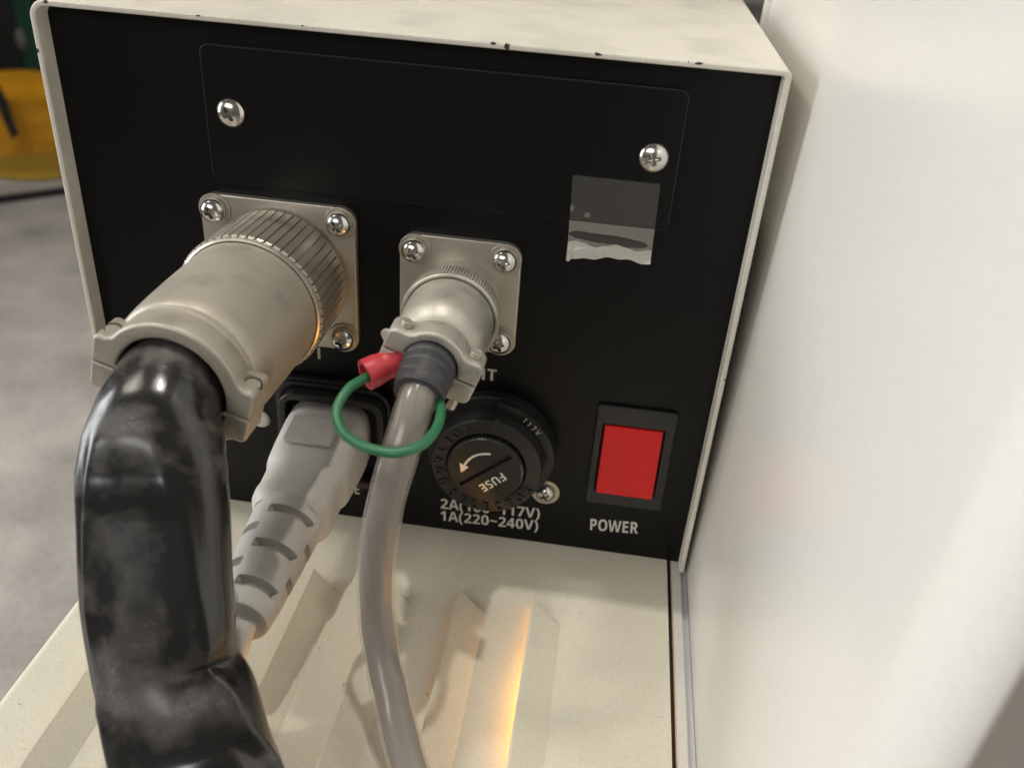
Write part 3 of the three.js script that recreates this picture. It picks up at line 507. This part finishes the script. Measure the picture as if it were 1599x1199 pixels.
  const lipR = sweep([cB.toArray(), cB.clone().addScaledVector(cd, 0.01).toArray()], { rows: 1, ring: 40, side: V(0, 1, 0), capStart: false, capEnd: false, radius: (u, a) => { const d = 1 - 0.22 * Math.max(0, Math.sin(a)), k = u > 0.5 ? 1 : 0; return k ? [3.9 * Math.cos(a), 4.1 * d * Math.sin(a)] : [5.3 * Math.cos(a), 5.5 * d * Math.sin(a)]; } });
  mesh('crimp_sleeve', inPlace(mergeGeometries([outer, innr, lipR])), M.redVinyl, t, 'red vinyl crimp terminal');
  const tab = slab(roundRect(7, 13, 3), -0.6, 0.6, 0.2); tab.rotateY(-0.6); tab.rotateZ(0.5); tab.translate(9.8, 117.6, 43); mesh('crimp_tab', boxUV(inPlace(tab)), M.nickelPale, t);
  const gw = sweep([[9.5, 112.2, 45], [6, 111.4, 50], [3.4, 111.2, 54.5], [-0.2, 110.9, 62], [-1.7, 107.8, 70], [1.8, 105.3, 77], [8.9, 105.5, 83], [16.7, 107.0, 87.2], [22.7, 108.1, 88.2], [27.6, 108.4, 84], [30.1, 108.2, 76], [30.2, 108.3, 67], [28.2, 109.4, 59], [25.5, 111, 54]], { rows: 120, ring: 16, side: V(0.2, 1, 0.3), radius: (u, a) => [(1.6 + 0.05 * Math.sin(u * 37)) * Math.cos(a), 1.6 * Math.sin(a)] });
  mesh('ground_wire', inPlace(gw), M.green, t, 'green insulated ground wire bent in a loop');
}
// ---- the grey moulded mains plug and its cord
{
  const O = [-28.4, 46.3, -2];
  const t = thing('power_cord', 'pale grey moulded mains plug with slotted strain relief pushed into the inlet', 'power cord', [O[0] * S, O[1] * S, O[2] * S]);
  const axis = V(-0.5, -8, 97).normalize(), q = new THREE.Quaternion().setFromUnitVectors(V(0, 0, 1), axis);
  const add = (n, g, m, label) => { const o = mesh(n, g, m, t, label); o.quaternion.copy(q); return o; };
  // body: stations along the plug
  const st = [[-4, 16.8, 15.6, 4, 0], [8, 17.0, 15.6, 4, 0], [20, 16.6, 14.8, 4, 0], [28, 16.2, 13.6, 4, 0], [30, 16.0, 13.3, 4.4, 0], [31.4, 15.5, 12.9, 4.8, 0], [32.4, 15.0, 12.5, 5, 0], [42, 14.6, 12.3, 5.2, 0], [45, 15.0, 12.8, 5.4, 0], [48.5, 14.8, 12.7, 5.8, 0], [50.2, 14.0, 12.4, 6.5, 0], [51.4, 13.2, 12.2, 8, 0], [52.4, 12.4, 11.8, 8, 0]];
  const seg = 64, pos = [], idx = [];
  const rrp = (a, hw, hh, r) => { const c = Math.cos(a), s = Math.sin(a); const n = 2 + 7 / r; const k = Math.pow(Math.pow(Math.abs(c), n) + Math.pow(Math.abs(s), n), -1 / n); return [hw * c * k, hh * s * k]; };
  st.forEach(([z, w, h, r]) => { for (let k = 0; k < seg; k++) { let [x, y] = rrp(k / seg * Math.PI * 2, w, h, r); pos.push(x, y, z); } });
  for (let i = 0; i < st.length - 1; i++) for (let k = 0; k < seg; k++) { const a = i * seg + k, b = i * seg + (k + 1) % seg, c = a + seg, d = b + seg; idx.push(a, b, d, a, d, c); }
  const g = new THREE.BufferGeometry(); g.setAttribute('position', new THREE.Float32BufferAttribute(pos, 3)); g.setIndex(idx);
  add('plug_body', boxUV(crease(sc(g), 0.5)), M.greyPlastic);
  const pad = slab(roundRect(19, 15, 1.2, 0, 16.5), -0.8, 0.8, 0.4, 2); pad.rotateX(-Math.PI / 2 + 0.06); pad.translate(-1, 14.9, 34); add('grip_pad', boxUV(sc(pad)), M.greyPlastic);
  for (let k = 0; k < 3; k++) { const gr = slab(roundRect(1.6, 0.8, 0.3), -0.3, 0.3, 0.1, 1); gr.rotateX(-Math.PI / 2); gr.translate(-6.5, 15.8, 9.5 + k * 1.5); add('grip_mark', boxUV(sc(gr)), M.steel); }
  // strain relief with staggered slots cut through
  let sr = new Brush(lathe([[0.1, 50], [13.2, 50], [12.9, 58], [12.0, 74], [10.8, 90], [10.0, 97], [9.4, 98.4], [8.4, 98.9], [0.1, 98.9]], 72)); sr.geometry.deleteAttribute('uv'); sr.updateMatrixWorld();
  ev.attributes = ['position', 'normal'];
  const cut = (z, ang) => { // a slot: part of a ring
    const s = new THREE.Shape(); s.absarc(0, 0, 16, ang - 0.72, ang + 0.72, false); const ri = 13.4 - 3.2 * (z - 50) / 45 - 2.6; s.absarc(0, 0, ri, ang + 0.66, ang - 0.66, true); s.closePath();
    const b = new Brush(new THREE.ExtrudeGeometry(s, { depth: 2.2, bevelEnabled: true, bevelThickness: 0.9, bevelSize: 0.7, bevelSegments: 2, curveSegments: 16 })); b.geometry.deleteAttribute('uv'); b.position.z = z; b.updateMatrixWorld(); sr = ev.evaluate(sr, b, SUBTRACTION); sr.updateMatrixWorld();
  };
  for (const [z, side] of [[57, 0], [65, 1], [73, 0], [81, 1], [89, 0]]) { if (side) { cut(z, Math.PI * 0.86); cut(z, -Math.PI * 0.14); } else { cut(z, Math.PI * 0.36); cut(z, -Math.PI * 0.64); } }
  add('strain_relief', boxUV(crease(sc(sr.geometry.clone()), 0.5)), M.greyPlastic);
  const cord = sweep([[-26.8, 39, 86], [-26.9, 38, 96], [-27.4, 34.5, 102], [-28.2, 27, 106.5], [-29.5, 15, 111], [-31.5, 7, 118], [-34, 5.2, 130], [-38, 5, 150]], { rows: 80, ring: 24, side: V(1, 0, 0), radius: (u, a) => [4.1 * Math.cos(a), 3.6 * Math.sin(a)] });
  cord.translate(-O[0], -O[1], -O[2]); mesh('cord', sc(cord), M.greyPlastic, t);
}

// ------------------------------------------------------------------ out of focus, far behind on the left
{
  const t = thing('yellow_bag', 'large yellow fabric bag with a black strap lying on the floor far behind', 'bag', [-2.24, -0.85, -2.95]);
  const g = new THREE.SphereGeometry(1, 72, 48); const p = g.attributes.position;
  for (let i = 0; i < p.count; i++) { let x = p.getX(i), y = p.getY(i), z = p.getZ(i); const n = 1 + 0.07 * Math.sin(x * 7 + z * 5) * Math.cos(y * 6 + x * 3) + 0.03 * Math.sin(x * 17 + y * 13 + z * 11); const fl = y < -0.2 ? 1.12 : 1; p.setXYZ(i, x * n * 0.32 * fl, Math.max(0.005, (y * n * 0.22) + 0.03), z * n * 0.3 * fl); }
  g.computeVertexNormals();
  const cloth = dataTex(256, (u, v) => { const k = 0.72 + 0.55 * fbm(u, v, 6, 4, 71); return [0.85 * k, 0.6 * k, 0.07 * k]; }, 1, true);
  mesh('fabric', g, new THREE.MeshStandardMaterial({ map: cloth, roughness: 0.8 }), t);
  const sk = slab(roundRect(820, 700, 200), 0, 22, 6, 2); sk.rotateX(-Math.PI / 2); sc(sk); sk.translate(0.05, 0.004, 0.1); mesh('flattened_edge', boxUV(sk), new THREE.MeshStandardMaterial({ color: rgb(0.42, 0.26, 0.025), roughness: 0.8 }), t);
  const st = sweep([[-90, 230, 200], [0, 262, 180], [90, 252, 215], [150, 218, 262], [190, 168, 300], [215, 120, 318]], { rows: 30, ring: 12, side: V(0.6, 0, 0.4), radius: (u, a) => [34 * Math.cos(a), 9 * Math.sin(a)] });
  mesh('strap', sc(st), M.blackMatt, t);
}
{
  const t = thing('dark_floor_strip', 'dark strip on the floor in front of the yellow bag', 'floor strip', [-1.9, -0.85, -2.3]);
  const s = slab(roundRect(1700, 45, 12), 0, 16, 4, 2); s.rotateX(-Math.PI / 2); sc(s); s.rotateY(0.78 - 0.0); mesh('strip', boxUV(s), M.blackMatt, t);  // plain dark strip across the floor
}
{
  const t = thing('dark_machine', 'dark machine with green panels standing far behind the case on the left', 'machine', [-3.2, -0.85, -3.65]);
  const b = new RoundedBoxGeometry(3.6, 2.0, 0.5, 2, 0.03); b.translate(0, 1, 0); mesh('body', b, new THREE.MeshStandardMaterial({ color: rgb(0.012, 0.013, 0.012), roughness: 0.7 }), t);
  const green = new THREE.MeshStandardMaterial({ color: rgb(0.008, 0.06, 0.036), roughness: 0.55 });
  for (const [w, hh, x, y] of [[0.085, 0.34, 0.815, 0.32], [0.16, 0.12, 0.83, 0.08]]) { const gp = new RoundedBoxGeometry(w, hh, 0.05, 2, 0.015); gp.translate(x, y, 0.28); mesh('panel', gp, green, t); }
  const kn = new THREE.SphereGeometry(0.036, 20, 14); kn.scale(0.7, 1.3, 0.6); kn.translate(0.785, 0.29, 0.3); mesh('handle', kn, new THREE.MeshStandardMaterial({ color: rgb(0.16, 0.15, 0.13), roughness: 0.6 }), t);
}

// ------------------------------------------------------------------ the lamps, outside the frame
{
  const pendant = (L, label) => {
    const t = thing('pendant_lamp', label, 'lamp', L.at), k = L.size / 0.012;
    const hs = lathe([[0.1, 60], [34, 60], [40, 30], [44, 4], [42, 4], [36, 30], [0.1, 50]], 32); hs.rotateX(-Math.PI / 2); hs.scale(k, k, k); mesh('shade', sc(hs), M.steel, t);
    mesh('bulb', new THREE.SphereGeometry(L.size, 20, 14), new THREE.MeshStandardMaterial({ color: 0x000000, emissive: rgb(...L.color), emissiveIntensity: 8 }), t);
    const p = new THREE.PointLight(rgb(...L.color), L.power, 0, 2); p.castShadow = true; p.shadow.radius = L.size / 0.02; t.add(p);
    return t;
  };
  pendant(LAMPS.overhead, 'round warm-white lamp high straight above the instrument').name = 'pendant_lamp_001';
  pendant(LAMPS.left, 'small warm-white lamp high up to the left of the instrument');
}
function panelLamp(name, label, category, L, target, parts) {
  const t = thing(name, label, category, L.at), [w, h] = L.size;
  t.lookAt(V(...target));                           // +z of a Group looks at the target
  const fr = new RoundedBoxGeometry(w + 0.06, h + 0.06, 0.04, 2, 0.01); fr.translate(0, 0, -0.03); mesh('frame', fr, M.rail, t);
  const gl = new THREE.PlaneGeometry(w, h); gl.translate(0, 0, -0.006); mesh('glowing_face', gl, new THREE.MeshStandardMaterial({ color: 0x000000, emissive: rgb(...L.color), emissiveIntensity: 0.35 }), t);
  const a = new THREE.RectAreaLight(rgb(...L.color), L.power, w, h); a.rotation.y = Math.PI; a.position.z = 0.002; t.add(a);
  return t;
}
panelLamp('front_fill_panel', 'added rectangular fill light in front of the instrument', 'lamp', LAMPS.front, [0, 0.1, 0]);  // unseen fill panel, added to brighten the panel side
panelLamp('window', 'bright cool window far to the left of the instrument', 'window', LAMPS.window, [0, 0.2, 0]);

renderer.render(scene, camera);
